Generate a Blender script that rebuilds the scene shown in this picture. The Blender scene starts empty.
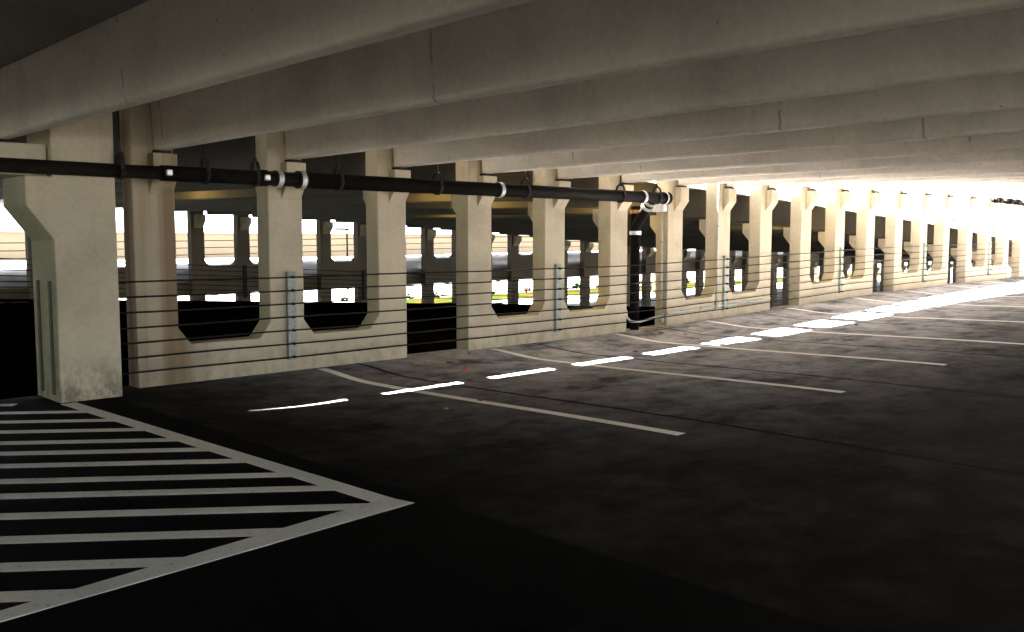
import bpy, bmesh, math, random
from mathutils import Vector, Matrix
random.seed(7)
SC = bpy.context.scene
COL = SC.collection
H = 1.46                       # lens height above the level floor; all heights below are taken from the lens

# ------------------------------------------------------------------ profiles
def table(pts):
    def fn(x):
        if x <= pts[0][0]: return pts[0][1]
        for (a, u), (b, v) in zip(pts, pts[1:]):
            if x <= b: return u + (v - u) * (x - a) / (b - a)
        return pts[-1][1]
    return fn
rise = table([(10, 0), (11, .01), (12.4, .03), (14, .07), (15.4, .105), (17, .15), (18.4, .19), (20, .225), (21.5, .25),
              (23, .275), (25, .295), (27, .31), (31, .335), (40, .37), (60, .42)])          # this deck climbs gently to the right
ramp_bottom = table([(-1, .88), (3.9, .865), (5, .765), (8, .65), (11, .51), (12.5, .44), (13.8, .40), (15.4, .346), (17, .287), (18.4, .216),
                     (20, .137), (21.5, .07), (23, 0), (25, -.1), (27, -.22), (30, -.42), (40, -1.0), (60, -2.1)])
low_floor = table([(5, -1.46), (7, -1.5), (12.5, -1.8), (21.3, -2.31), (25, -2.5), (30, -2.86), (38, -3.3), (50, -4.0), (60, -4.1)])
far_deck = table([(0, -1.2), (12.5, -1.14), (21.3, -1.04), (26.7, -.96), (40, -.8), (60, -.7)])
def sstep(a, b, t):
    t = min(1, max(0, (t - a) / (b - a))); return t * t * (3 - 2 * t)
def zfloor(x, y):
    s = -.06 * sstep(3.5, 7.9, y) * (1 - sstep(7.9, 8.95, y))
    return H - 1.46 + rise(x) + s * sstep(3.1, 4.6, x)
def zr(rel, x=0): return H + rel + rise(x)

# ------------------------------------------------------------------ materials
def new_mat(name):
    m = bpy.data.materials.new(name); m.use_nodes = True
    nt = m.node_tree; b = nt.nodes['Principled BSDF']
    return m, nt, b
def N(nt, typ, **kw):
    n = nt.nodes.new(typ)
    for k, v in kw.items(): setattr(n, k, v)
    return n
def ramp(nt, src, stops):
    r = N(nt, 'ShaderNodeValToRGB'); els = r.color_ramp.elements
    while len(els) < len(stops): els.new(.5)
    for e, (p, c) in zip(els, stops):
        e.position = p; e.color = (c, c, c, 1) if not isinstance(c, tuple) else (*c, 1)
    nt.links.new(src, r.inputs[0]); return r.outputs[0]
def noise(nt, vec, scale, detail=4, rough=.55):
    n = N(nt, 'ShaderNodeTexNoise'); n.inputs['Scale'].default_value = scale
    n.inputs['Detail'].default_value = detail; n.inputs['Roughness'].default_value = rough
    nt.links.new(vec, n.inputs['Vector']); return n.outputs['Fac']
def mapped(nt, scale=(1, 1, 1)):
    g = N(nt, 'ShaderNodeNewGeometry'); mp = N(nt, 'ShaderNodeMapping')
    mp.inputs['Scale'].default_value = scale
    nt.links.new(g.outputs['Position'], mp.inputs['Vector']); return mp.outputs[0]
def mixc(nt, fac, a, b, mode='MIX'):
    m = N(nt, 'ShaderNodeMix', data_type='RGBA', blend_type=mode)
    for sock, v in ((m.inputs['Factor'], fac), (m.inputs['A'], a), (m.inputs['B'], b)):
        if hasattr(v, 'links'): nt.links.new(v, sock)
        else: sock.default_value = v if not isinstance(v, tuple) else (*v, 1)
    # colour sockets are the RGBA ones
    return m
def mix_rgb(nt, fac, a, b, mode='MIX'):
    m = N(nt, 'ShaderNodeMixRGB', blend_type=mode)
    for sock, v in ((m.inputs[0], fac), (m.inputs[1], a), (m.inputs[2], b)):
        if hasattr(v, 'links'): nt.links.new(v, sock)
        elif isinstance(v, tuple): sock.default_value = (*v, 1)
        else: sock.default_value = v
    return m.outputs[0]
def math_(nt, op, a, b=0.0):
    m = N(nt, 'ShaderNodeMath', operation=op)
    for sock, v in ((m.inputs[0], a), (m.inputs[1], b)):
        if hasattr(v, 'links'): nt.links.new(v, sock)
        else: sock.default_value = v
    return m.outputs[0]
def bump(nt, b, h, strength=.2, dist=.01):
    n = N(nt, 'ShaderNodeBump'); n.inputs['Strength'].default_value = strength; n.inputs['Distance'].default_value = dist
    nt.links.new(h, n.inputs['Height']); nt.links.new(n.outputs[0], b.inputs['Normal'])
def plain(name, col, rough=.6, metal=0, var=.12, scale=14):
    m, nt, b = new_mat(name)
    f = noise(nt, mapped(nt), scale)
    lo = tuple(c * (1 - var) for c in col); hi = tuple(min(1, c * (1 + var)) for c in col)
    nt.links.new(ramp(nt, f, [(.3, lo), (.7, hi)]), b.inputs['Base Color'])
    b.inputs['Roughness'].default_value = rough; b.inputs['Metallic'].default_value = metal
    if sum(col) < .1: b.inputs['Specular IOR Level'].default_value = .06
    return m
def concrete(name, col, streak=.35, grime=True, holes=0.0, crack=False, bstr=.25, stained=False):
    m, nt, b = new_mat(name)
    p = mapped(nt)
    big = noise(nt, p, 1.3, 5)
    fine = noise(nt, p, 22, 5, .65)
    c = ramp(nt, big, [(.28, tuple(x * .80 for x in col)), (.52, col), (.78, tuple(min(1, x * 1.10) for x in col))])
    c = mix_rgb(nt, .22, c, ramp(nt, fine, [(.3, .35), (.7, 1.0)]), 'MULTIPLY')
    # rust-brown run-off streaks, long in z
    st = noise(nt, mapped(nt, (5.5, 5.5, .22)), 1.0, 3)
    sf = ramp(nt, st, [(.56, 0.0), (.74, streak)])
    c = mix_rgb(nt, sf, c, tuple(x * f for x, f in zip(col, (.42, .34, .24))))
    if holes:
        v = N(nt, 'ShaderNodeTexVoronoi'); v.inputs['Scale'].default_value = 9
        nt.links.new(p, v.inputs['Vector'])
        h = ramp(nt, v.outputs['Distance'], [(.05, 1.0), (.085, 0.0)])
        keep = ramp(nt, noise(nt, p, 2.1, 2), [(.5, 0.0), (.62, 1.0)])
        hf = math_(nt, 'MULTIPLY', math_(nt, 'MULTIPLY', h, keep), holes)
        c = mix_rgb(nt, hf, c, tuple(x * .22 for x in col))
    if grime:
        g = N(nt, 'ShaderNodeSeparateXYZ'); nt.links.new(p, g.inputs[0])
        low = ramp(nt, math_(nt, 'MULTIPLY', g.outputs[2], .8), [(.06, 1.0), (.36, 0.0)])
        foot = ramp(nt, math_(nt, 'DIVIDE', g.outputs[0], 10.0), [(.335, 1.0), (.36, .35)])     # the old puddle stain at the foot of the big pillar
        spl = math_(nt, 'MULTIPLY', foot, ramp(nt, noise(nt, mapped(nt, (1.6, 1.6, 1)), 5, 7, .72), [(.44, 0.0), (.60, .95)]))
        c = mix_rgb(nt, math_(nt, 'MULTIPLY', low, spl), c, (.16, .13, .085))
    if stained:   # brown run-off on the panel beside the big pillar
        g3 = N(nt, 'ShaderNodeSeparateXYZ'); nt.links.new(p, g3.inputs[0])
        near = ramp(nt, math_(nt, 'DIVIDE', g3.outputs[0], 10.0), [(.343, 0.0), (.347, 1.0), (.41, 1.0), (.44, 0.0)])
        run = ramp(nt, noise(nt, mapped(nt, (6.5, 6, .10)), 1.0, 4), [(.38, .28), (.64, .85)])
        c = mix_rgb(nt, math_(nt, 'MULTIPLY', near, run), c, (.16, .095, .045))
    if crack:   # thin form-joint lines across each beam, at a place that differs from beam to beam
        g2 = N(nt, 'ShaderNodeSeparateXYZ'); nt.links.new(p, g2.inputs[0])
        oi = N(nt, 'ShaderNodeObjectInfo')
        yy = math_(nt, 'ADD', math_(nt, 'DIVIDE', g2.outputs[1], 4.1), math_(nt, 'MULTIPLY', oi.outputs['Random'], 1.0))
        yy = math_(nt, 'ADD', yy, math_(nt, 'MULTIPLY', math_(nt, 'SUBTRACT', noise(nt, mapped(nt, (1, .3, 7)), 2, 3), .5), .012))
        fr = math_(nt, 'ABSOLUTE', math_(nt, 'SUBTRACT', math_(nt, 'FRACT', yy), .5))
        br = ramp(nt, noise(nt, mapped(nt, (2, .6, 3)), 2, 2), [(.45, 0.0), (.55, .75)])
        cf = math_(nt, 'MULTIPLY', ramp(nt, fr, [(.0012, 1.0), (.0028, 0.0)]), br)
        c = mix_rgb(nt, cf, c, tuple(x * .2 for x in col))
    nt.links.new(c, b.inputs['Base Color'])
    b.inputs['Roughness'].default_value = .86
    bump(nt, b, fine, bstr, .004)
    return m

M = {}
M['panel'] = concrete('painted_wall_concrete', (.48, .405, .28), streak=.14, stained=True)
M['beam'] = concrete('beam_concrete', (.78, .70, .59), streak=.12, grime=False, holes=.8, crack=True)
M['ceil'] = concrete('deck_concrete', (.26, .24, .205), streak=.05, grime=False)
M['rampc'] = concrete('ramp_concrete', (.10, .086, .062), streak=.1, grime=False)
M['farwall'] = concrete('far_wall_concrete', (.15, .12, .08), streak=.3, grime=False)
M['rampdeck'] = concrete('pale_ramp_deck', (.74, .71, .66), streak=0, grime=False)  # deck top made extra pale to bounce sunlight onto the beams
M['stripe'] = None
M['pipe'] = plain('black_iron_pipe', (.007, .0048, .0035), .7, .0, .35, 9)
M['band'] = plain('zinc_band', (.62, .60, .56), .35, .7)
M['copper'] = plain('rusty_band', (.42, .22, .08), .5, .4)
M['hanger'] = plain('dark_iron', (.03, .025, .022), .5, .5)
M['cable'] = plain('dark_steel_cable', (.018, .017, .017), .55, .4)
M['galv'] = plain('galvanised_steel', (.27, .285, .24), .6, .0, .25, 30)
M['conduit'] = plain('grey_conduit', (.40, .40, .38), .5, .3)
M['box'] = plain('grey_box_paint', (.50, .52, .54), .45)
M['rail'] = plain('black_rail', (.004, .004, .004), .9)
M['pad'] = plain('rubber_pad', (.03, .026, .022), .8)
M['guard'] = plain('olive_strip', (.075, .075, .045), .7)
M['beige'] = plain('beige_render', (.20, .145, .088), .9, 0, .06, .3)
M['roofing'] = plain('pale_roofing', (.3, .28, .25), .9)
M['lawn'] = None

def floor_mat(name, dark, dusty, joints=True):
    m, nt, b = new_mat(name)
    p = mapped(nt)
    big = noise(nt, p, .55, 5, .6)
    mid = noise(nt, p, 3.2, 6, .65)
    fine = noise(nt, p, 60, 4, .7)
    sep = N(nt, 'ShaderNodeSeparateXYZ'); nt.links.new(p, sep.inputs[0])
    worn = math_(nt, 'ADD', math_(nt, 'MULTIPLY', big, .55), math_(nt, 'MULTIPLY', mid, .45))
    c = ramp(nt, worn, [(.38, dark), (.50, tuple(a * .65 + d * .35 for a, d in zip(dark, dusty))), (.64, dusty)])
    # daylight near the wall and rightwards painted into the colour, over some dusting
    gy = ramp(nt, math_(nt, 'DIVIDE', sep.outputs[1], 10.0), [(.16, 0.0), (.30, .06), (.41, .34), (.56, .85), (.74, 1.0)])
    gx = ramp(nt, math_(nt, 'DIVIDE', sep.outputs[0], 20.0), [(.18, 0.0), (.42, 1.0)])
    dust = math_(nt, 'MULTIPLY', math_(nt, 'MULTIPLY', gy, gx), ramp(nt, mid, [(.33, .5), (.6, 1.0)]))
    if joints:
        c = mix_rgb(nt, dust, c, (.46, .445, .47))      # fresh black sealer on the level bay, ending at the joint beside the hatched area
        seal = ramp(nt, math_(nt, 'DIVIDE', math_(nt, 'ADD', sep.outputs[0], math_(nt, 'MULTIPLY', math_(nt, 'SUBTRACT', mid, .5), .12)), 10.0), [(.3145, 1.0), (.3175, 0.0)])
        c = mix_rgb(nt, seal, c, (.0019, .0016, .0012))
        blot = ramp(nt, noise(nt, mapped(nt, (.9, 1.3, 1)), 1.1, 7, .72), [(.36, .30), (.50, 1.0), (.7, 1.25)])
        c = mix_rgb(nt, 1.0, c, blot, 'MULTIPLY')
    c = mix_rgb(nt, .6, c, ramp(nt, fine, [(.3, .45), (.72, 1.35)]), 'MULTIPLY')
    if joints:
        xw = math_(nt, 'ADD', sep.outputs[0], math_(nt, 'MULTIPLY', math_(nt, 'SUBTRACT', mid, .5), .07))
        fr = math_(nt, 'ABSOLUTE', math_(nt, 'SUBTRACT', math_(nt, 'FRACT', math_(nt, 'DIVIDE', math_(nt, 'ADD', xw, 1.39), 3.02)), .5))
        jf = ramp(nt, fr, [(.006, .95), (.013, 0.0)])
        c = mix_rgb(nt, jf, c, tuple(x * .25 for x in dark))
    nt.links.new(c, b.inputs['Base Color'])
    b.inputs['Roughness'].default_value = .88
    b.inputs['Specular IOR Level'].default_value = .04 if joints else 0
    bump(nt, b, fine, .35, .004)
    return m
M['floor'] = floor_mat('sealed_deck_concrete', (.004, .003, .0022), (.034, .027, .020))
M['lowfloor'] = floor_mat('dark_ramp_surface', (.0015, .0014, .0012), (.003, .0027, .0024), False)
M['fardeck'] = plain('far_deck_concrete', (.34, .34, .37), .9, 0, .15, .8)
M['ground'] = plain('pale_pavement', (.052, .051, .049), .9, 0, .08, .4)
m, nt, b = new_mat('road_paint')
p = mapped(nt)
wear = ramp(nt, noise(nt, p, 26, 6, .7), [(.30, (.40, .39, .34)), (.42, (.86, .85, .79)), (.8, (.90, .89, .84))])
nt.links.new(wear, b.inputs['Base Color']); b.inputs['Roughness'].default_value = .8
M['stripe'] = m
m, nt, b = new_mat('lawn_green')
nt.links.new(ramp(nt, noise(nt, mapped(nt), 1.1, 5), [(.30, (.003, .008, .0012)), (.47, (.005, .010, .002)), (.53, (.012, .004, .0012)), (.60, (.013, .011, .0016)), (.7, (.016, .015, .010))]), b.inputs['Base Color']); b.inputs['Specular IOR Level'].default_value = 0
M['lawn'] = m
M['bush'] = plain('shrub_leaves', (.008, .018, .004), .7, 0, .5, 5)
M['bush2'] = plain('tree_leaves', (.05, .08, .03), .8, 0, .4, 1.5)
M['flower'] = plain('orange_flowers', (.04, .009, .003), .7, 0, .4, 5)
M['yflower'] = plain('yellow_flowers', (.035, .028, .005), .7, 0, .4, 5)
M['leaf'] = plain('dry_leaf', (.16, .075, .03), .8, 0, .4, 40)
M['redleaf'] = plain('red_leaf', (.28, .03, .015), .7, 0, .3, 40)
M['paper'] = plain('paper_scrap', (.5, .47, .42), .8)
m, nt, b = new_mat('sodium_lens')
b.inputs['Base Color'].default_value = (.9, .6, .2, 1)
b.inputs['Emission Color'].default_value = (1, .70, .20, 1); b.inputs['Emission Strength'].default_value = 100
M['lamp'] = m

# ------------------------------------------------------------------ mesh helpers
def link(name, bm, mat, parent=None, smooth=False, bevel=0):
    bmesh.ops.recalc_face_normals(bm, faces=bm.faces)
    me = bpy.data.meshes.new(name); bm.to_mesh(me); bm.free()
    if smooth:
        for f in me.polygons: f.use_smooth = True
    o = bpy.data.objects.new(name, me); COL.objects.link(o)
    if mat: me.materials.append(mat)
    if bevel:
        md = o.modifiers.new('edge', 'BEVEL'); md.width = bevel; md.segments = 2; md.limit_method = 'ANGLE'; md.angle_limit = math.radians(25)
    if parent: o.parent = parent; o.matrix_parent_inverse = parent.matrix_world.inverted() if parent.type != 'EMPTY' else Matrix.Translation(-parent.location)
    return o
def tag(o, label, cat, group=None, kind='thing'):
    o['label'] = label; o['category'] = cat; o['kind'] = kind
    if group: o['group'] = group
    return o
def struct(o, label=None):
    o['kind'] = 'structure'
    if label: o['label'] = label
    return o
def thing(name, loc, label, cat, group=None):
    o = bpy.data.objects.new(name, None); COL.objects.link(o); o.location = loc; o.empty_display_size = .2
    return tag(o, label, cat, group)
def BM(): return bmesh.new()
def box(bm, x0, x1, y0, y1, z0, z1):
    v = [bm.verts.new((x, y, z)) for x in (x0, x1) for y in (y0, y1) for z in (z0, z1)]
    for q in ((0, 1, 3, 2), (4, 6, 7, 5), (0, 4, 5, 1), (2, 3, 7, 6), (0, 2, 6, 4), (1, 5, 7, 3)): bm.faces.new([v[i] for i in q])
def prism_y(bm, poly, y0, y1, dz0=0, dz1=0):        # outline in x,z swept along y
    a = [bm.verts.new((x, y0, z + dz0)) for x, z in poly]; c = [bm.verts.new((x, y1, z + dz1)) for x, z in poly]
    bm.faces.new(a); bm.faces.new(c)
    for i in range(len(poly)):
        j = (i + 1) % len(poly); bm.faces.new((a[i], a[j], c[j], c[i]))
def prism_x(bm, poly, x0, x1):                       # outline in y,z swept along x
    a = [bm.verts.new((x0, y, z)) for y, z in poly]; c = [bm.verts.new((x1, y, z)) for y, z in poly]
    bm.faces.new(a); bm.faces.new(c)
    for i in range(len(poly)):
        j = (i + 1) % len(poly); bm.faces.new((a[i], a[j], c[j], c[i]))
def tube(bm, path, r, n=12, cap=True):
    pts = [Vector(p) for p in path]; rings = []
    prev = None
    for i, p in enumerate(pts):
        t = (pts[min(i + 1, len(pts) - 1)] - pts[max(i - 1, 0)]).normalized()
        if prev is None:
            u = t.cross(Vector((0, 0, 1)));
            if u.length < .1: u = t.cross(Vector((1, 0, 0)))
        else: u = prev - t * prev.dot(t)
        u.normalize(); prev = u; w = t.cross(u)
        rings.append([bm.verts.new(p + (u * math.cos(k * 2 * math.pi / n) + w * math.sin(k * 2 * math.pi / n)) * r) for k in range(n)])
    for a, c in zip(rings, rings[1:]):
        for k in range(n): bm.faces.new((a[k], a[(k + 1) % n], c[(k + 1) % n], c[k]))
    if cap: bm.faces.new(rings[0]); bm.faces.new(rings[-1])
def sheet(bm, xs, ys, top, thick):
    T = [[bm.verts.new((x, y, top(x, y))) for y in ys] for x in xs]
    B = [[bm.verts.new((x, y, top(x, y) - thick)) for y in ys] for x in xs]
    nx, ny = len(xs), len(ys)
    for i in range(nx - 1):
        for j in range(ny - 1):
            bm.faces.new((T[i][j], T[i + 1][j], T[i + 1][j + 1], T[i][j + 1]))
            bm.faces.new((B[i][j], B[i][j + 1], B[i + 1][j + 1], B[i + 1][j]))
    for i in range(nx - 1):
        for j in (0, ny - 1): bm.faces.new((T[i][j], T[i + 1][j], B[i + 1][j], B[i][j]))
    for j in range(ny - 1):
        for i in (0, nx - 1): bm.faces.new((T[i][j], T[i][j + 1], B[i][j + 1], B[i][j]))
def frange(a, b, s):
    n = max(1, round((b - a) / s)); return [a + (b - a) * i / n for i in range(n + 1)]
ORD = ['first', 'second', 'third', 'fourth', 'fifth', 'sixth', 'seventh', 'eighth', 'ninth', 'tenth', 'eleventh', 'twelfth', 'thirteenth',
       'fourteenth', 'fifteenth', 'sixteenth', 'seventeenth', 'eighteenth', 'nineteenth', 'twentieth', 'twenty-first', 'twenty-second', 'twenty-third',
       'twenty-fourth', 'twenty-fifth', 'twenty-sixth', 'twenty-seventh', 'twenty-eighth', 'twenty-ninth', 'thirtieth']

WALL = 8.9; WT = .25            # near face and thickness of the row of wall panels
XMAX = 36
XMIN = -18
YMIN = -9.5
# ------------------------------------------------------------------ setting
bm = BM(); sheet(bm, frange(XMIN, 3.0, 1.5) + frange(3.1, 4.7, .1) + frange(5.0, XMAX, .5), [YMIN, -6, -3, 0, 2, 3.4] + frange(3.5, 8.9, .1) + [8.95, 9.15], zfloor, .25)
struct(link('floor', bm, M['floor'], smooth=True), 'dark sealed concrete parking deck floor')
slab_edge = table([(10.5, 9.18), (13, 9.0), (15, 8.95), (18, 8.92), (22, 8.82), (30, 8.72)])     # slot along the wall, widened to the right to let in more light
def sheet_to_edge(bm, xs, y0, edge, top, thick):
    rows = []
    for x in xs:
        z = top(x); e = edge(x)
        rows.append([bm.verts.new(q) for q in ((x, y0, z), (x, e, z), (x, e, z - thick), (x, y0, z - thick))])
    for p, q in zip(rows, rows[1:]):
        for k in range(4): bm.faces.new((p[k], p[(k + 1) % 4], q[(k + 1) % 4], q[k]))
    bm.faces.new(rows[0]); bm.faces.new(rows[-1])
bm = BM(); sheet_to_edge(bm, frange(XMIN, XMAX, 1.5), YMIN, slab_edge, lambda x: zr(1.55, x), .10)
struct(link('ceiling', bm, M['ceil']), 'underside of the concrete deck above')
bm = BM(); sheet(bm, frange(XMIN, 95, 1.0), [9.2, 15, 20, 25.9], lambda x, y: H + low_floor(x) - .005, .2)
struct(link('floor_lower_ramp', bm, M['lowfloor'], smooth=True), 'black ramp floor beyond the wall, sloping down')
bm = BM(); sheet(bm, frange(XMIN, 95, 1.0), [9.2, 15, 20, 26.3], lambda x, y: H + ramp_bottom(x) + .62 + .02 * (y - 9.2), .09)
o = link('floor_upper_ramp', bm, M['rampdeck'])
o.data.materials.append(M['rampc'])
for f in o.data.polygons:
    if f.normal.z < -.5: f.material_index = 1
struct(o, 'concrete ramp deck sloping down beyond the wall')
bm = BM(); sheet(bm, frange(XMIN, 95, 2.0), [26.35, 35, 43], lambda x, y: H + far_deck(x), .12)
struct(link('floor_far_deck', bm, M['fardeck'], smooth=True), 'grey parking deck behind the far wall')
bm = BM(); sheet(bm, frange(XMIN, 95, 2.0), [26.35, 35, 43], lambda x, y: H + 1.6 + rise(x), .25)  # unseen roof, put in to keep the far deck shaded
struct(link('ceiling_far_shade', bm, M['ceil']), 'unseen roof slab added to shade the far deck')
bm = BM(); sheet(bm, [-150, 600], [-150, 420], lambda x, y: H - 4.25, .3)
struct(link('ground', bm, M['ground']), 'sunlit pale pavement around the building')

bm = BM(); box(bm, -5.2, -4.9, YMIN, -.5, H - 1.46, zr(1.44)); struct(link('wall_shade_left', bm, M['ceil']), 'unseen plain concrete wall added to shade the left end')  # unseen wall, added to darken the left beams and column sides
# ------------------------------------------------------------------ row of wall panels along the deck
PANELS = [(3.56, 6.93), (7.96, 11.357), (12.44, 15.855), (17.02, 20.5), (21.65, 25.15), (26.45, 30.05), (31.2, 34.7)]
CW = .43
def panel_outline(x0, x1, top, sill, bottom, cw):
    span = (x1 - x0 - cw) / 2
    cols = [x0, x0 + span, x0 + 2 * span]
    pts = [(x0, bottom), (x1, bottom), (x1, top)]
    for k in (1, 0):
        r, l = cols[k + 1], cols[k] + cw
        pts += [(r, top), (r, sill + .17), (r - .13, sill), (l + .13, sill), (l, sill + .17), (l, top)]
        if k == 1: pts = pts[:3] + [(cols[2], top)] + pts[4:]
    pts += [(x0, top)]
    out = []
    for q in pts:
        if not out or (abs(out[-1][0] - q[0]) + abs(out[-1][1] - q[1])) > 1e-6: out.append(q)
    return out, cols
def panel_mesh(x0, x1, y0, top, sill, bottom, prof):
    """comb-shaped precast panel: three columns on a low spandrel, two openings with chamfered lower corners"""
    bm = BM(); span = (x1 - x0 - CW) / 2; cols = [x0, x0 + span, x0 + 2 * span]
    poly, cols = panel_outline(x0, x1, top, sill, bottom, CW)
    prism_y(bm, [(x, H + z + prof(x)) for x, z in poly], y0, y0 + WT)
    return bm, cols
COLS = []
for i, (x0, x1) in enumerate(PANELS):
    nm = ('concrete wall panel with two chamfered openings, %s right of the big pillar' % ORD[i]) if i else \
        'rust-streaked concrete wall panel with two openings, right beside the big pillar'
    t = thing('wall_panel', (x0, WALL, zr(-1.46, x0)), nm, 'wall panel', 'precast wall panels along the deck')
    bpy.context.view_layer.update()
    bm, cols = panel_mesh(x0, x1, WALL, 1.44, -1.06, -2.2, rise)
    link('panel_body', bm, M['panel'], t, bevel=.014)
    for c in cols:
        COLS.append(c)
        z = lambda r: H + r + rise(c + .2)
        bm = BM(); prism_x(bm, [(WALL, z(.862)), (WALL - .13, z(.862)), (WALL - .13, z(.63)), (WALL, z(.46))], c + .165, c + .41)
        link('corbel', bm, M['panel'], t, bevel=.008)
        zb = H + ramp_bottom(c + .2)
        bm = BM(); yb = WALL + WT
        prism_x(bm, [(yb, zb), (yb + .2, zb), (yb + .2, zb - .18), (yb, zb - .40)], c + .1, c + .40)
        link('rear_corbel', bm, M['panel'], t, bevel=.008)
        bm = BM(); box(bm, c + .21, c + .36, WALL - .12, WALL - .005, z(.862), z(.893)); link('bearing_pad', bm, M['pad'], t)

# ------------------------------------------------------------------ beams under the ceiling: one over every column, and on over the girder
def beam_mesh(x, y0, y1, zbot, ztop, dz1=0, w=.13, wt=.2):
    bm = BM(); c = .02
    prism_y(bm, [(x + c, zbot), (x + w - c, zbot), (x + w, zbot + c), (x + w + (wt - w) * .5, ztop), (x - (wt - w) * .5, ztop), (x, zbot + c)], y0, y1, 0, dz1)
    return bm
GB = 'concrete beams under the ceiling'
bx = [2.37, .90, -.57, -2.04]      # beams further left than these are out of view
for k, x in enumerate(bx):
    nm = ['concrete ceiling beam crossing the top left corner, just left of the big pillar', 'dark concrete ceiling beam in the unlit top left corner',
          'concrete ceiling beam over the girder, third left of the big pillar', 'concrete ceiling beam over the girder, fourth left of the big pillar'][k]
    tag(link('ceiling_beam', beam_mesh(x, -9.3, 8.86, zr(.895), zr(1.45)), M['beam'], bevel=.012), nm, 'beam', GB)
for k, c in enumerate(COLS):
    x = c + .215
    nm = 'concrete ceiling beam resting on the %s wall column right of the big pillar' % (ORD[k] if k < 30 else 'last')
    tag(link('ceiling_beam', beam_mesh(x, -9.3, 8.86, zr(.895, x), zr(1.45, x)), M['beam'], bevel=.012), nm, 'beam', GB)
GR = 'beams under the ramp beyond the wall'
for k, x in enumerate([-.57, .90, 2.37]):
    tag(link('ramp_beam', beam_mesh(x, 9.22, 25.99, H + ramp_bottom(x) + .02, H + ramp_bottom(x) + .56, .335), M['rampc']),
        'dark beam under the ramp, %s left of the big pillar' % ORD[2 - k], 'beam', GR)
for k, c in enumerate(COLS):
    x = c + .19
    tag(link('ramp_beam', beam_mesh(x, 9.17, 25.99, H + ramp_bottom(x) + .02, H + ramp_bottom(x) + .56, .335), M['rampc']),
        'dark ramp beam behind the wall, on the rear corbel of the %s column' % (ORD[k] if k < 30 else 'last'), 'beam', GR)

# ------------------------------------------------------------------ big pillar and girder at the left
t = thing('concrete_pillar', (3.0, 9.0, 0), 'big cream concrete pillar with a stained base and side corbel', 'pillar')
bpy.context.view_layer.update()
bm = BM(); prism_y(bm, [(2.72, -.15), (3.27, -.15), (3.27, zr(1.44)), (2.72, zr(1.44)), (2.72, zr(.57)), (2.50, zr(.57)), (2.50, zr(.31)), (2.72, zr(.01))], 8.55, 9.2)
link('shaft', bm, M['panel'], t, bevel=.014)
for y in (8.70, 9.02):
    bm = BM(); box(bm, 2.70, 2.722, y - .022, y + .022, .06, zr(-.36)); link('edge_strip', bm, M['guard'], t, bevel=.004)
bm = BM(); box(bm, -8, 2.71, 8.62, 9.16, zr(.572), zr(.85))
g = link('girder', bm, M['panel'], bevel=.012); tag(g, 'cream concrete girder running left from the corbel of the big pillar', 'girder')
t = thing('concrete_pillar', (-5.6, 9.0, 0), 'second cream pillar holding the far left end of the girder', 'pillar')
bpy.context.view_layer.update()
bm = BM(); box(bm, -6.1, -5.5, 8.55, 9.5, -.15, zr(.572)); link('shaft', bm, M['panel'], t, bevel=.016)

# ------------------------------------------------------------------ cable barrier
CY = WALL - .075
CABLE_Z = [-.40 - .149 * k for k in range(7)]
CN = ['topmost', 'second from the top', 'third from the top', 'middle', 'third from the bottom', 'second from the bottom', 'lowest']
for k, zc in enumerate(CABLE_Z):
    bm = BM()
    path = [(x, CY, zr(zc, x) + (.004 * math.sin(x * 2.1 + k))) for x in frange(3.3, 34.7, .6)]
    tube(bm, path, .0095, 6)
    nm = {0: 'topmost of the seven dark barrier cables along the wall', 3: 'middle one of the seven dark barrier cables along the wall',
          6: 'lowest of the seven dark barrier cables along the wall'}.get(k, 'dark barrier cable along the wall, %s of seven' % CN[k])
    tag(link('barrier_cable', bm, M['cable'], smooth=True), nm, 'cable', 'barrier cables along the wall')
for i, (x0, x1) in enumerate(PANELS):
    xm = (x0 + x1) / 2 + .03; zb = zr(-1.33, xm); zt = zr(-.34, xm)
    t = thing('cable_post', (xm, WALL, zb), 'galvanised cable post bolted to the middle column of the %s wall panel' % ORD[i], 'post', 'galvanised posts of the cable barrier')
    bpy.context.view_layer.update()
    bm = BM(); y1 = WALL - .002
    prof = [(xm - .05, y1), (xm - .05, y1 - .05), (xm + .05, y1 - .05), (xm + .05, y1), (xm + .04, y1), (xm + .04, y1 - .04), (xm - .04, y1 - .04), (xm - .04, y1)]
    a = [bm.verts.new((x, y, zb)) for x, y in prof]; c = [bm.verts.new((x, y, zt)) for x, y in prof]
    bm.faces.new(a); bm.faces.new(c)
    for q in range(8): bm.faces.new((a[q], a[(q + 1) % 8], c[(q + 1) % 8], c[q]))
    link('channel', bm, M['galv'], t)
    for zc in CABLE_Z:
        zz = zr(zc, xm); bm = BM(); tube(bm, [(xm, y1 - .049, zz), (xm, y1 - .094, zz)], .015, 8); link('clamp', bm, M['cable'], t)

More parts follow.
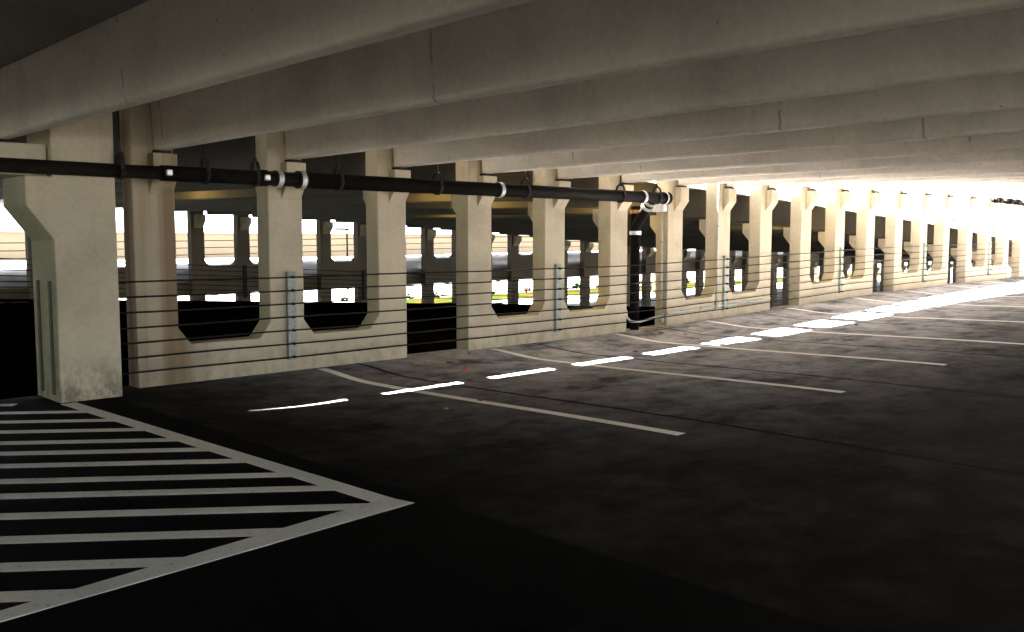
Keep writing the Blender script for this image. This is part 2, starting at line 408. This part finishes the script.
# ------------------------------------------------------------------ drain pipes
def run_pipe(bm, path, r, n=16): tube(bm, path, r, n)
PY, PZ, PR = 8.45, zr(.648), .076
t = thing('drain_pipe', (3, PY, PZ), 'long black drain pipe hung below the beams in front of the wall', 'pipe')
bpy.context.view_layer.update()
def zp(x): return PZ + (x - 5) * .0036
def pr(x): return .062 if x < 3.72 else (.074 if x < 5.15 else .085)
for xa, xb in ((-9, 3.70), (3.70, 5.17), (5.17, 11.74)):
    bm = BM(); tube(bm, [(xa, PY, zp(xa)), ((xa + xb) / 2, PY, zp((xa + xb) / 2)), (xb, PY, zp(xb))], pr((xa + xb) / 2), 20)
    link('main_run', bm, M['pipe'], t, smooth=True)
for x in (3.70, 4.72, 4.90, 5.17, 8.10, 11.13):
    PR = pr(x + .01)
    bm = BM(); tube(bm, [(x - .045, PY, zp(x)), (x + .045, PY, zp(x))], PR + .011, 20); link('coupling', bm, M['pipe'] if x in (3.70, 4.72) else M['hanger'], t, smooth=False, bevel=.003)
    for dx in (0,):
        bm = BM()
        if x in (3.70, 4.72):
            box(bm, x - .03, x + .03, PY - PR - .045, PY - PR - .005, zp(x) - .03, zp(x) + .03)
            b_ = link('clamp_bolt', bm, M['band'], t, bevel=.012)
        else:
            tube(bm, [(x + dx - .026, PY, zp(x)), (x + dx + .026, PY, zp(x))], PR + .016, 20)
            b_ = link('steel_band', bm, M['band'], t); b_['label'] = 'shiny zinc band'
PR = .085
bm = BM(); tube(bm, [(11.66, PY, zp(11.7)), (11.80, PY, zp(11.7))], PR + .014, 20); link('end_cap', bm, M['pipe'], t, bevel=.01)
bm = BM(); tube(bm, [(11.675, PY, zp(11.7)), (11.705, PY, zp(11.7))], PR + .019, 20); link('steel_band', bm, M['band'], t)
# branch that drops back through the gap between the second and third panels
DX, DY = 11.66, 8.98
br = [(11.40, PY, zp(11.4)), (11.50, PY + .19, zp(11.4) - .15), (11.64, DY - .04, zr(.26)), (DX, DY, zr(.20)), (DX, DY, zr(.05))]
bm = BM(); tube(bm, br, PR * .9, 16); link('branch', bm, M['pipe'], t, smooth=True)
bm = BM(); tube(bm, [(DX, DY, zr(.10)), (DX, DY, zr(-1.6))], PR * .92, 16); link('downpipe', bm, M['pipe'], t, smooth=True)
bm = BM(); tube(bm, [(DX, DY, zr(.10)), (DX, DY, zr(.56))], PR * .92, 16); link('riser', bm, M['pipe'], t, smooth=True)
bm = BM(); tube(bm, [(DX, DY, zr(.44)), (DX, DY, zr(.50))], PR + .004, 16); o = link('steel_band', bm, M['copper'], t); o['label'] = 'rust coloured band'
def band_between(p, q, f0, f1, r, mat):
    p, q = Vector(p), Vector(q); bm = BM(); tube(bm, [p.lerp(q, f0), p.lerp(q, f1)], r, 16); b_ = link('steel_band', bm, mat, t); return b_
band_between(br[0], br[1], .30, .48, PR + .014, M['band']); band_between(br[0], br[1], .72, .92, PR + .014, M['band'])
bm = BM(); tube(bm, [(DX, DY, zr(.16)), (DX, DY, zr(.10))], PR + .012, 16); link('steel_band', bm, M['band'], t)

def hanger(x, y, zc, ztop, rr, label):
    t = thing('pipe_hanger', (x, y, ztop), label, 'hanger', 'hangers holding the drain pipe')
    bpy.context.view_layer.update()
    pts = []
    for k in range(13):                       # strap under the pipe and up over it as a tall pear-shaped loop
        a = math.pi + math.pi * k / 12; pts.append((x, y + rr * math.cos(a), zc + rr * math.sin(a)))
    for k in range(1, 10):
        a = math.pi * k / 9; pts.append((x, y + rr * .8 * math.cos(a), zc + .075 + .095 * math.sin(a)))
    pts.append(pts[0])
    bm = BM()
    for dx in (-.012, 0, .012): tube(bm, [(p[0] + dx, p[1], p[2]) for p in pts], .009, 6)
    link('strap', bm, M['hanger'], t, smooth=True)
    bm = BM(); tube(bm, [(x, y, zc + .165), (x, y, ztop)], .008, 6); link('rod', bm, M['hanger'], t)
    bm = BM(); tube(bm, [(x, y, zc + .145), (x, y, zc + .195)], .019, 6); link('nut', bm, M['hanger'], t)
HL = {3.28: 'iron pipe hanger between the big pillar and the rust-streaked column', 4.10: 'iron pipe hanger just right of the rust-streaked column',
      4.64: 'iron pipe hanger just left of the second wall column', 5.64: 'iron pipe hanger just right of the second wall column',
      7.06: 'iron pipe hanger left of the second wall panel', 8.58: 'iron pipe hanger between the fourth and fifth wall columns',
      10.60: 'iron pipe hanger over the black drop pipe, left of the branch', 11.50: 'iron pipe hanger beside the capped end of the pipe'}
for x, l in HL.items(): hanger(x, PY, zp(x), zr(1.45, x), pr(x) + .01, l)
t = thing('drain_pipe', (30, PY, zr(.85, 30)), 'distant dark pipe under the ceiling at the far right end', 'pipe')
bpy.context.view_layer.update()
bm = BM(); tube(bm, [(27.0, PY, zr(.80, 27)), (34, PY, zr(.72, 34)), (35.5, PY, zr(.70, 36))], .05, 14); link('main_run', bm, M['pipe'], t, smooth=True)
for x in (27.6, 28.5, 29.2):
    bm = BM(); tube(bm, [(x - .13, PY, zr(.83, 28)), (x + .13, PY, zr(.82, 28))], .085, 12); link('coupling', bm, M['pipe'], t, bevel=.02)
for x, l in ((27.3, 'iron hanger at the start of the distant pipe'), (31.0, 'iron hanger further along the distant pipe'), (34.0, 'iron hanger deep along the distant pipe')):
    hanger(x, PY, zr(.78, x), zr(1.45, x), .06, l)

# ------------------------------------------------------------------ conduits and box
X3 = PANELS[2][0]
t = thing('electrical_box', (X3 - .05, 9.02, zr(.53, 12.4)), 'grey electrical box on the side of the column beside the black downpipe', 'electrical box')
bpy.context.view_layer.update()
zz = zr(.46, 12.4)
bm = BM(); box(bm, X3 - .10, X3 - .002, 8.92, 9.14, zz, zz + .13); link('case', bm, M['box'], t, bevel=.012)
bm = BM(); box(bm, X3 - .112, X3 - .10, 8.915, 9.145, zz - .004, zz + .134); link('lid', bm, M['box'], t, bevel=.004)
def conduit(path, r, label, straps=()):
    t = thing('conduit', path[0], label, 'conduit', 'grey conduits on the wall'); bpy.context.view_layer.update()
    bm = BM(); tube(bm, path, r, 10); link('tube', bm, M['conduit'], t, smooth=True)
    for p, ax in straps:
        bm = BM(); d = Vector((0, 0, .015)) if ax == 'z' else Vector((.015, 0, 0))
        tube(bm, [Vector(p) - d, Vector(p) + d], r + .007, 10); link('strap', bm, M['galv'], t)
yc = 9.0; xc = X3 - .03
conduit([(xc, yc, zz), (xc, yc, zr(-.4, 12.4)), (xc, yc, zr(-1.34, 12.4))], .021, 'grey vertical conduit below the electrical box',
        [((xc, yc, zr(-.05, 12.4)), 'z'), ((xc, yc, zr(-.9, 12.4)), 'z')])
bm = BM(); box(bm, X3 - .07, X3 - .002, 8.95, 9.06, zr(-1.40, 12.4), zr(-1.22, 12.4)); o = link('outlet_box', bm, M['galv'], bevel=.008)
tag(o, 'small galvanised box at the foot of the vertical conduit', 'outlet box')
xe = PANELS[1][1]
conduit([(xe + .02, 8.93, zr(-1.12, 11.4)), (xe + .03, 8.92, zr(-1.24, 11.4)), (xe + .12, 8.90, zr(-1.31, 11.5)), (xe + .35, 8.89, zr(-1.325, 11.7)), (xe + .8, 8.90, zr(-1.29, 12.2)), (X3 - .09, 8.96, zr(-1.28, 12.4))],
        .019, 'pale bent conduit sagging across the doorway-like gap by the downpipe')
conduit([(X3 + .0, WALL - .022, zr(-1.24, X3))] + [(x, WALL - .022, zr(-1.24 + .008 * (i % 2), x)) for i, x in enumerate(frange(12.9, 15.8, .6))],
        .018, 'grey conduit along the base of the third wall panel', [((13.4, WALL - .022, zr(-1.235, 13.4)), 'x'), ((15.0, WALL - .022, zr(-1.235, 15.0)), 'x')])
xv = 13.90
conduit([(xv + .02, WALL - .0 - .022, zr(1.3, xv)), (xv + .02, WALL - .022, zr(0, xv)), (xv + .02, WALL - .022, zr(-1.22, xv))], .016,
        'thin grey conduit running down the middle column of the third panel', [((xv + .02, WALL - .022, zr(.2, xv)), 'z')])
bm = BM(); box(bm, xv - .02, xv + .06, WALL - .05, WALL - .002, zr(-1.28, xv), zr(-1.14, xv)); o = link('outlet_box', bm, M['galv'], bevel=.006)
tag(o, 'small box at the foot of the thin conduit', 'outlet box')

# ------------------------------------------------------------------ painted markings
def strip_x(bm, xa, xb, ya, yb, n, dz=.002):         # painted band between two edges given at both ends, laid on the floor
    L = []
    for i in range(n + 1):
        f = i / n
        y = ya + (yb - ya) * f
        a, c = xa[0] + (xb[0] - xa[0]) * f, xa[1] + (xb[1] - xa[1]) * f
        row = [bm.verts.new((a, y, zfloor(a, y) + dz)), bm.verts.new((c, y, zfloor(c, y) + dz)),
               bm.verts.new((c, y, zfloor(c, y) - .004)), bm.verts.new((a, y, zfloor(a, y) - .004))]
        L.append(row)
    for p, q in zip(L, L[1:]):
        for k in range(4): bm.faces.new((p[k], p[(k + 1) % 4], q[(k + 1) % 4], q[k]))
    bm.faces.new(L[0]); bm.faces.new(L[-1])
for k, x in enumerate([5.62, 8.33, 10.98, 13.52, 16.4, 19.3, 22.1, 24.9, 27.7]):
    bm = BM(); strip_x(bm, (x - .055, x + .055), (x - .055, x + .055), 3.87 if k != 3 else 3.62, 8.82, 52)
    tag(link('parking_line', bm, M['stripe']), ('white painted stall line, %s to the right of the hatched area' % ORD[k]), 'parking line', 'stall lines along the wall')
t = thing('hatched_marking', (1.5, 6, 0), 'hatched no-parking area painted white at the foot of the big pillar', 'road marking')
bpy.context.view_layer.update()
bm = BM(); strip_x(bm, (2.90, 3.03), (2.70, 2.83), 4.02, 8.5, 10)
link('border_line', bm, M['stripe'], t)
bm = BM()
def flat_poly(bm, poly, dz=.0016):
    a = [bm.verts.new((x, y, zfloor(x, y) + dz)) for x, y in poly]; c = [bm.verts.new((x, y, zfloor(x, y) - .004)) for x, y in poly]
    bm.faces.new(a); bm.faces.new(c)
    for i in range(len(poly)):
        j = (i + 1) % len(poly); bm.faces.new((a[i], a[j], c[j], c[i]))
flat_poly(bm, [(-1.5, 3.605), (.945, 3.755), (3.06, 3.88), (3.03, 4.03), (2.90, 4.06), (.98, 3.875), (-1.5, 3.725)]); link('border_line', bm, M['stripe'], t)
dx, dy = .776, -.631
lefts = [(2.41, 9.27), (2.30, 8.84), (2.19, 8.43), (2.08, 8.0), (1.965, 7.58), (1.85, 7.16), (1.757, 6.80), (1.655, 6.42), (1.546, 6.0), (1.447, 5.65), (1.336, 5.23), (1.224, 4.81), (1.116, 4.4), (1.014, 4.03)]
def ylow(x): return 3.875 + .096 * (x - .98) - .02
def xin(y): return 2.90 - .20 * (y - 4.02) / 4.48 + .02
for k, (px, py) in enumerate(lefts):
    # run from well left of the view to the border on the right
    s0 = -2.6 if k < 2 else -3.2
    s = 0
    while True:
        x, y = px + dx * s, py + dy * s
        if k < 2 and x > 2.40: break
        if x > xin(y) or y < ylow(x): break
        s += .01
    hw = .058; nx_, ny_ = -dy, dx
    e0 = (px + dx * s0, py + dy * s0); e1 = (px + dx * s, py + dy * s)
    if e0[1] > 10: e0 = (px - dx * 1.2, py - dy * 1.2)
    if s <= 0.02: continue
    bm = BM()
    def end(sgn):
        # slide each edge to the border so the end is cut along it
        q = s
        for _ in range(60):
            x, y = px + dx * q + nx_ * hw * sgn, py + dy * q + ny_ * hw * sgn
            if k >= 2 and (x > xin(y) or y < ylow(x)): q -= .01
            else: break
        for _ in range(60):
            x, y = px + dx * (q + .01) + nx_ * hw * sgn, py + dy * (q + .01) + ny_ * hw * sgn
            if k >= 2 and x <= xin(y) and y >= ylow(x): q += .01
            else: break
        return (px + dx * q + nx_ * hw * sgn, py + dy * q + ny_ * hw * sgn)
    flat_poly(bm, [(e0[0] + nx_ * hw, e0[1] + ny_ * hw), (e0[0] - nx_ * hw, e0[1] - ny_ * hw), end(-1), end(1)], .0011)
    link('hatch_line', bm, M['stripe'], t)

# ------------------------------------------------------------------ far wall beyond the ramp, and what lies behind it
FY = 26.0
FP = [(7.62 + 4.5 * k, 7.62 + 4.5 * k + 3.41) for k in range(0, 18)]
def far_mesh(x0, x1):
    bm = BM(); span = (x1 - x0 - .41) / 2; cols = [x0, x0 + span, x0 + 2 * span]
    sill = lambda x: H + far_deck(x) + .38
    low = lambda x: H - 1.60 + (far_deck(x) + 1.14) * .15
    top = H + 1.9; bot = H - 4.3
    pts = []
    for k in (0, 1, 2):                       # along the bottom, left to right
        c = cols[k]; pts += [(c, low(c)), (c, bot), (c + .41, bot), (c + .41, low(c + .41))]
    pts = pts[1:-1]
    pts += [(x1, top), (cols[2], top)]
    for k in (1, 0):
        r, l = cols[k + 1], cols[k] + .41
        pts += [(r, sill(r) + .17), (r - .13, sill(r)), (l + .13, sill(l)), (l, sill(l) + .17), (l, top)]
        if k == 1: pts += [(cols[1], top)]
    pts += [(x0, top)]
    prism_y(bm, pts, FY, FY + .25)
    return bm, cols
for k, (x0, x1) in enumerate(FP):
    t = thing('far_wall_panel', (x0, FY, H - 1.6), 'dark concrete panel of the wall beyond the ramp, %s from the left' % ORD[k], 'wall panel', 'panels of the wall beyond the ramp')
    bpy.context.view_layer.update()
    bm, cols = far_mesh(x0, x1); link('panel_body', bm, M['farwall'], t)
    for c in cols:
        zb = H + ramp_bottom(c) + .335; bm = BM()
        prism_x(bm, [(FY, zb), (FY - .2, zb), (FY - .2, zb - .18), (FY, zb - .4)], c + .1, c + .38); link('corbel', bm, M['panel'], t)
    xm = (x0 + x1) / 2; zt = H + low_floor(xm) + 1.12
    bm = BM(); box(bm, xm - .05, xm + .05, FY - .07, FY - .001, H + low_floor(xm) + .1, zt)
    tag(link('far_cable_post', bm, M['hanger']), 'dark cable post on the wall beyond the ramp, %s from the left' % ORD[k], 'post', 'posts on the wall beyond the ramp')
for k in range(7):
    bm = BM(); tube(bm, [(x, FY - .1, H + low_floor(x) + 1.06 - .149 * k) for x in frange(5, 94, 1.5)], .011, 5)
    tag(link('far_barrier_cable', bm, M['cable']), 'thin barrier cable beyond the ramp, %s of seven from the top' % ORD[k], 'cable', 'cables beyond the ramp')
for k in range(4):
    bm = BM(); tube(bm, [(x, 42.46, H + far_deck(x) + 1.06 - .34 * k) for x in frange(-10, 94, 2)], .022, 5)
    tag(link('deck_rail', bm, M['rail']), 'dark rail at the outer edge of the far deck, %s from the top' % ORD[k], 'rail', 'rails of the far deck')
for k, x in enumerate([-8, 5.2, 18.4, 31.6, 44.8, 58, 71.2, 84.4]):
    bm = BM(); box(bm, x, x + .4, 42.5, 42.9, H - 4.2, H + 1.34 + rise(x))
    tag(link('far_pillar', bm, M['panel'], bevel=.02), 'pale pillar at the outer edge of the far deck, %s from the left' % ORD[k], 'pillar', 'pillars of the far deck')
for k, x in enumerate(frange(-10, 56, 6.0)):
    bm = BM(); prism_y(bm, [(x, H + far_deck(x) - .1), (x + .2, H + far_deck(x) - .1), (x + .16, H + far_deck(x) - .5), (x + .04, H + far_deck(x) - .5)], 26.4, 42.9)
    tag(link('far_deck_beam', bm, M['rampc']), 'dark beam under the far deck, %s from the left' % ORD[k], 'beam', 'beams under the far deck')
bm = BM()
xs = frange(-20, 94, 2.0)
rows = [[bm.verts.new((x, y, H + z + (far_deck(x) + 1.14) * k)) for y, z, k in ((26.26, -1.24, 1), (26.26, -1.62, .15), (26.5, -1.62, .15), (26.5, -1.24, 1))] for x in xs]
for p, q in zip(rows, rows[1:]):
    for k in range(4): bm.faces.new((p[k], p[(k + 1) % 4], q[(k + 1) % 4], q[k]))
bm.faces.new(rows[0]); bm.faces.new(rows[-1])
struct(link('trim_far_deck', bm, M['farwall']), 'dark edge beam of the far deck')
# outside
bm = BM(); rng = random.Random(3)  # unseen tree belt, added to dim and green the light from the left
for k in range(20):
    y = -1.0 + k * 2.3
    for q in range(3):
        bmesh.ops.create_icosphere(bm, subdivisions=2, radius=rng.uniform(1.8, 2.6), matrix=Matrix.Translation((-21 + rng.uniform(-1, 1), y + rng.uniform(-.6, .6), H - 3.4 + q * 2.6)))
o = link('shade_foliage', bm, M['bush2'], smooth=True); tag(o, 'unseen green tree belt added to dim the open left end of the deck', 'shade_foliage', kind='stuff')
t = thing('beige_building', (60, 215, H - 4.25), 'long low beige building far outside behind the far deck', 'building')
bpy.context.view_layer.update()
bm = BM(); box(bm, -60, 330, 215, 245, H - 4.25, H + 1.9); link('wall', bm, M['beige'], t)
bm = BM(); box(bm, -60.5, 330.5, 214.6, 245.4, H + 1.9, H + 2.1); link('roof_edge', bm, M['roofing'], t)
bm = BM(); box(bm, -10, 120, 46.5, 51.5, H - 4.24, H - 4.17); o = link('lawn', bm, M['lawn']); tag(o, 'strip of green lawn outside below the far deck', 'lawn', kind='stuff')
def blob(bm, c, r, seed):
    rng = random.Random(seed)
    for _ in range(26):
        u = rng.uniform(0, 6.283); v = rng.uniform(0, 1); d = r * rng.uniform(.5, 1)
        p = Vector(c) + Vector((math.cos(u) * d, math.sin(u) * d * .8, r * .34 + v * r))
        mt = Matrix.Translation(p) @ Matrix.Rotation(rng.uniform(0, 3), 4, 'Z')
        bmesh.ops.create_icosphere(bm, subdivisions=1, radius=r * rng.uniform(.22, .36), matrix=mt)
pal = ['bush', 'flower', 'yflower', 'bush']
for k in range(26):
    x = 27 + k * 1.9 + random.uniform(-.5, .5); kind = pal[k % 4]
    bm = BM(); blob(bm, (x, 50.8 + random.uniform(-.5, .6), H - 4.17), random.uniform(.25, .42), k)
    nm = {'bush': 'green shrub', 'flower': 'orange flowering shrub', 'yflower': 'yellow flowering shrub'}[kind]
    tag(link('shrub', bm, M[kind]), '%s on the outside lawn, %s shrub from the left' % (nm, ORD[k]), 'shrub', 'shrubs on the lawn')
t = thing('street_lamp', (40.8, 60, H - 4.25), 'dark street lamp outside in front of the beige building', 'street lamp')
bpy.context.view_layer.update()
bm = BM(); tube(bm, [(40.8, 60, H - 4.25), (40.8, 60, H + .95)], .07, 8); link('pole', bm, M['rail'], t)
bm = BM(); box(bm, 39.7, 40.9, 59.75, 60.25, H + .86, H + 1.02); link('lamp_head', bm, M['rail'], t, bevel=.03)

# ------------------------------------------------------------------ sodium lamps under the ramp
for k, (x, y) in enumerate([(7.4, 17.0), (8.9, 11.5), (10.4, 11.9), (12.0, 10.3), (13.4, 16.2), (17.9, 10.5)]):
    zt = H + ramp_bottom(x) + .54 + .02 * (y - 9.2)
    t = thing('ceiling_lamp', (x, y, zt), 'sodium lamp under the ramp beyond the wall, %s from the left' % ORD[k], 'lamp', 'lamps under the ramp')
    bpy.context.view_layer.update()
    bm = BM(); box(bm, x - .13, x + .13, y - .22, y + .22, zt - .14, zt - .005); link('housing', bm, M['hanger'], t, bevel=.02)
    bm = BM(); box(bm, x - .10, x + .10, y - .19, y + .19, zt - .20, zt - .14); link('lens', bm, M['lamp'], t, bevel=.02)

# ------------------------------------------------------------------ litter blown against the wall
def leaf(x, y, s, rot, mat, label, up=.3):
    bm = BM(); n = 7; top = []; rows = []
    for i in range(n):
        f = i / (n - 1); w = s * .42 * math.sin(math.pi * min(1, f * .97 + .03)) ** .8
        zc = s * (.10 + up * (f - .5) ** 2 * 2)
        rows.append([bm.verts.new((s * (f - .5), d * w, zc + abs(d) * w * .45)) for d in (-1, 0, 1)])
    for p, q in zip(rows, rows[1:]):
        bm.faces.new((p[0], p[1], q[1], q[0])); bm.faces.new((p[1], p[2], q[2], q[1]))
    o = link('fallen_leaf', bm, mat, smooth=True)
    sm = o.modifiers.new('thick', 'SOLIDIFY'); sm.thickness = .002
    o.location = (x, y, zfloor(x, y) + .002); o.rotation_euler = (0, 0, rot)
    return tag(o, label, 'leaf', 'dry leaves on the deck')
rl = leaf(6.80, 7.70, .085, .6, M['redleaf'], 'curled red leaf standing on the floor beside a sun patch', 1.2)
rl.rotation_euler = (.9, -.9, .6)
rl.location.z += .03
spots = [(7.75, 8.66, 'brown leaf lying just in front of the second wall panel'), (6.65, 8.45, 'brown leaf by the gap left of the second wall panel'),
         (5.95, 7.95, 'brown leaf beside the nearest stall line, close to the wall'), (6.35, 8.1, 'brown leaf between the nearest stall line and the panel gap'),
         (7.1, 8.3, 'brown leaf in front of the gap between first two panels'), (5.0, 7.2, 'brown leaf left of the nearest stall line, near the thin sun strip'),
         (9.7, 7.45, 'brown leaf left of the third stall line'), (11.6, 8.4, 'brown leaf in front of the black downpipe'),
         (11.9, 8.15, 'brown leaf right of the black downpipe'), (13.2, 7.6, 'brown leaf left of the fourth stall line'),
         (14.6, 6.6, 'brown leaf on the bright floor right of the fourth stall line'), (5.6, 6.1, 'brown leaf lying on the nearest stall line')]
for k, (x, y, l) in enumerate(spots): leaf(x, y, random.uniform(.06, .11), random.uniform(0, 6), M['leaf'], l)
for k, (x, y, l) in enumerate([(6.95, 8.5, 'small pale paper scrap in front of the panel gap'), (5.1, 6.0, 'small pale paper scrap on the dark floor left of the nearest line'),
                               (9.6, 5.2, 'small pale paper scrap on the open floor past the second line'), (14.9, 6.2, 'small pale paper scrap far out on the bright floor')]):
    o = leaf(x, y, .055, k * 1.3, M['paper'], l, .5); o.name = 'paper_scrap'; o['category'] = 'paper scrap'; o['group'] = 'paper scraps on the deck'

# ------------------------------------------------------------------ light
w = bpy.data.worlds.new('sky'); SC.world = w; w.use_nodes = True
bg = w.node_tree.nodes['Background']; bg.inputs[0].default_value = (.84, .92, 1.0, 1); bg.inputs[1].default_value = 6.2
sun = bpy.data.lights.new('sun', 'SUN'); sun.energy = 300; sun.angle = math.radians(.53); sun.color = (1, .96, .90)
so = bpy.data.objects.new('sun', sun); COL.objects.link(so)
d = Vector((-.19, -1.96, -2.85)); so.rotation_euler = d.to_track_quat('-Z', 'Y').to_euler()

# ------------------------------------------------------------------ camera
cam = bpy.data.cameras.new('camera'); co = bpy.data.objects.new('camera', cam); COL.objects.link(co); SC.camera = co
F = 897.0
cam.sensor_fit = 'HORIZONTAL'; cam.sensor_width = 36; cam.lens = F / 1024 * 36; cam.clip_end = 2000; cam.clip_start = .05
co.location = (0, 0, H)
pitch = math.atan((316 - 241) / F); yaw = math.radians(44.6)
fwd = Vector((math.sin(yaw) * math.cos(pitch), math.cos(yaw) * math.cos(pitch), -math.sin(pitch)))
co.rotation_euler = fwd.to_track_quat('-Z', 'Y').to_euler()

vs = SC.view_settings
vs.view_transform = 'Standard'; vs.look = 'None'; vs.exposure = .3; vs.gamma = 1; vs.use_curve_mapping = False
SC.cycles.max_bounces = 8; SC.cycles.diffuse_bounces = 6; SC.cycles.use_denoising = True
SC.cycles.sample_clamp_indirect = 20
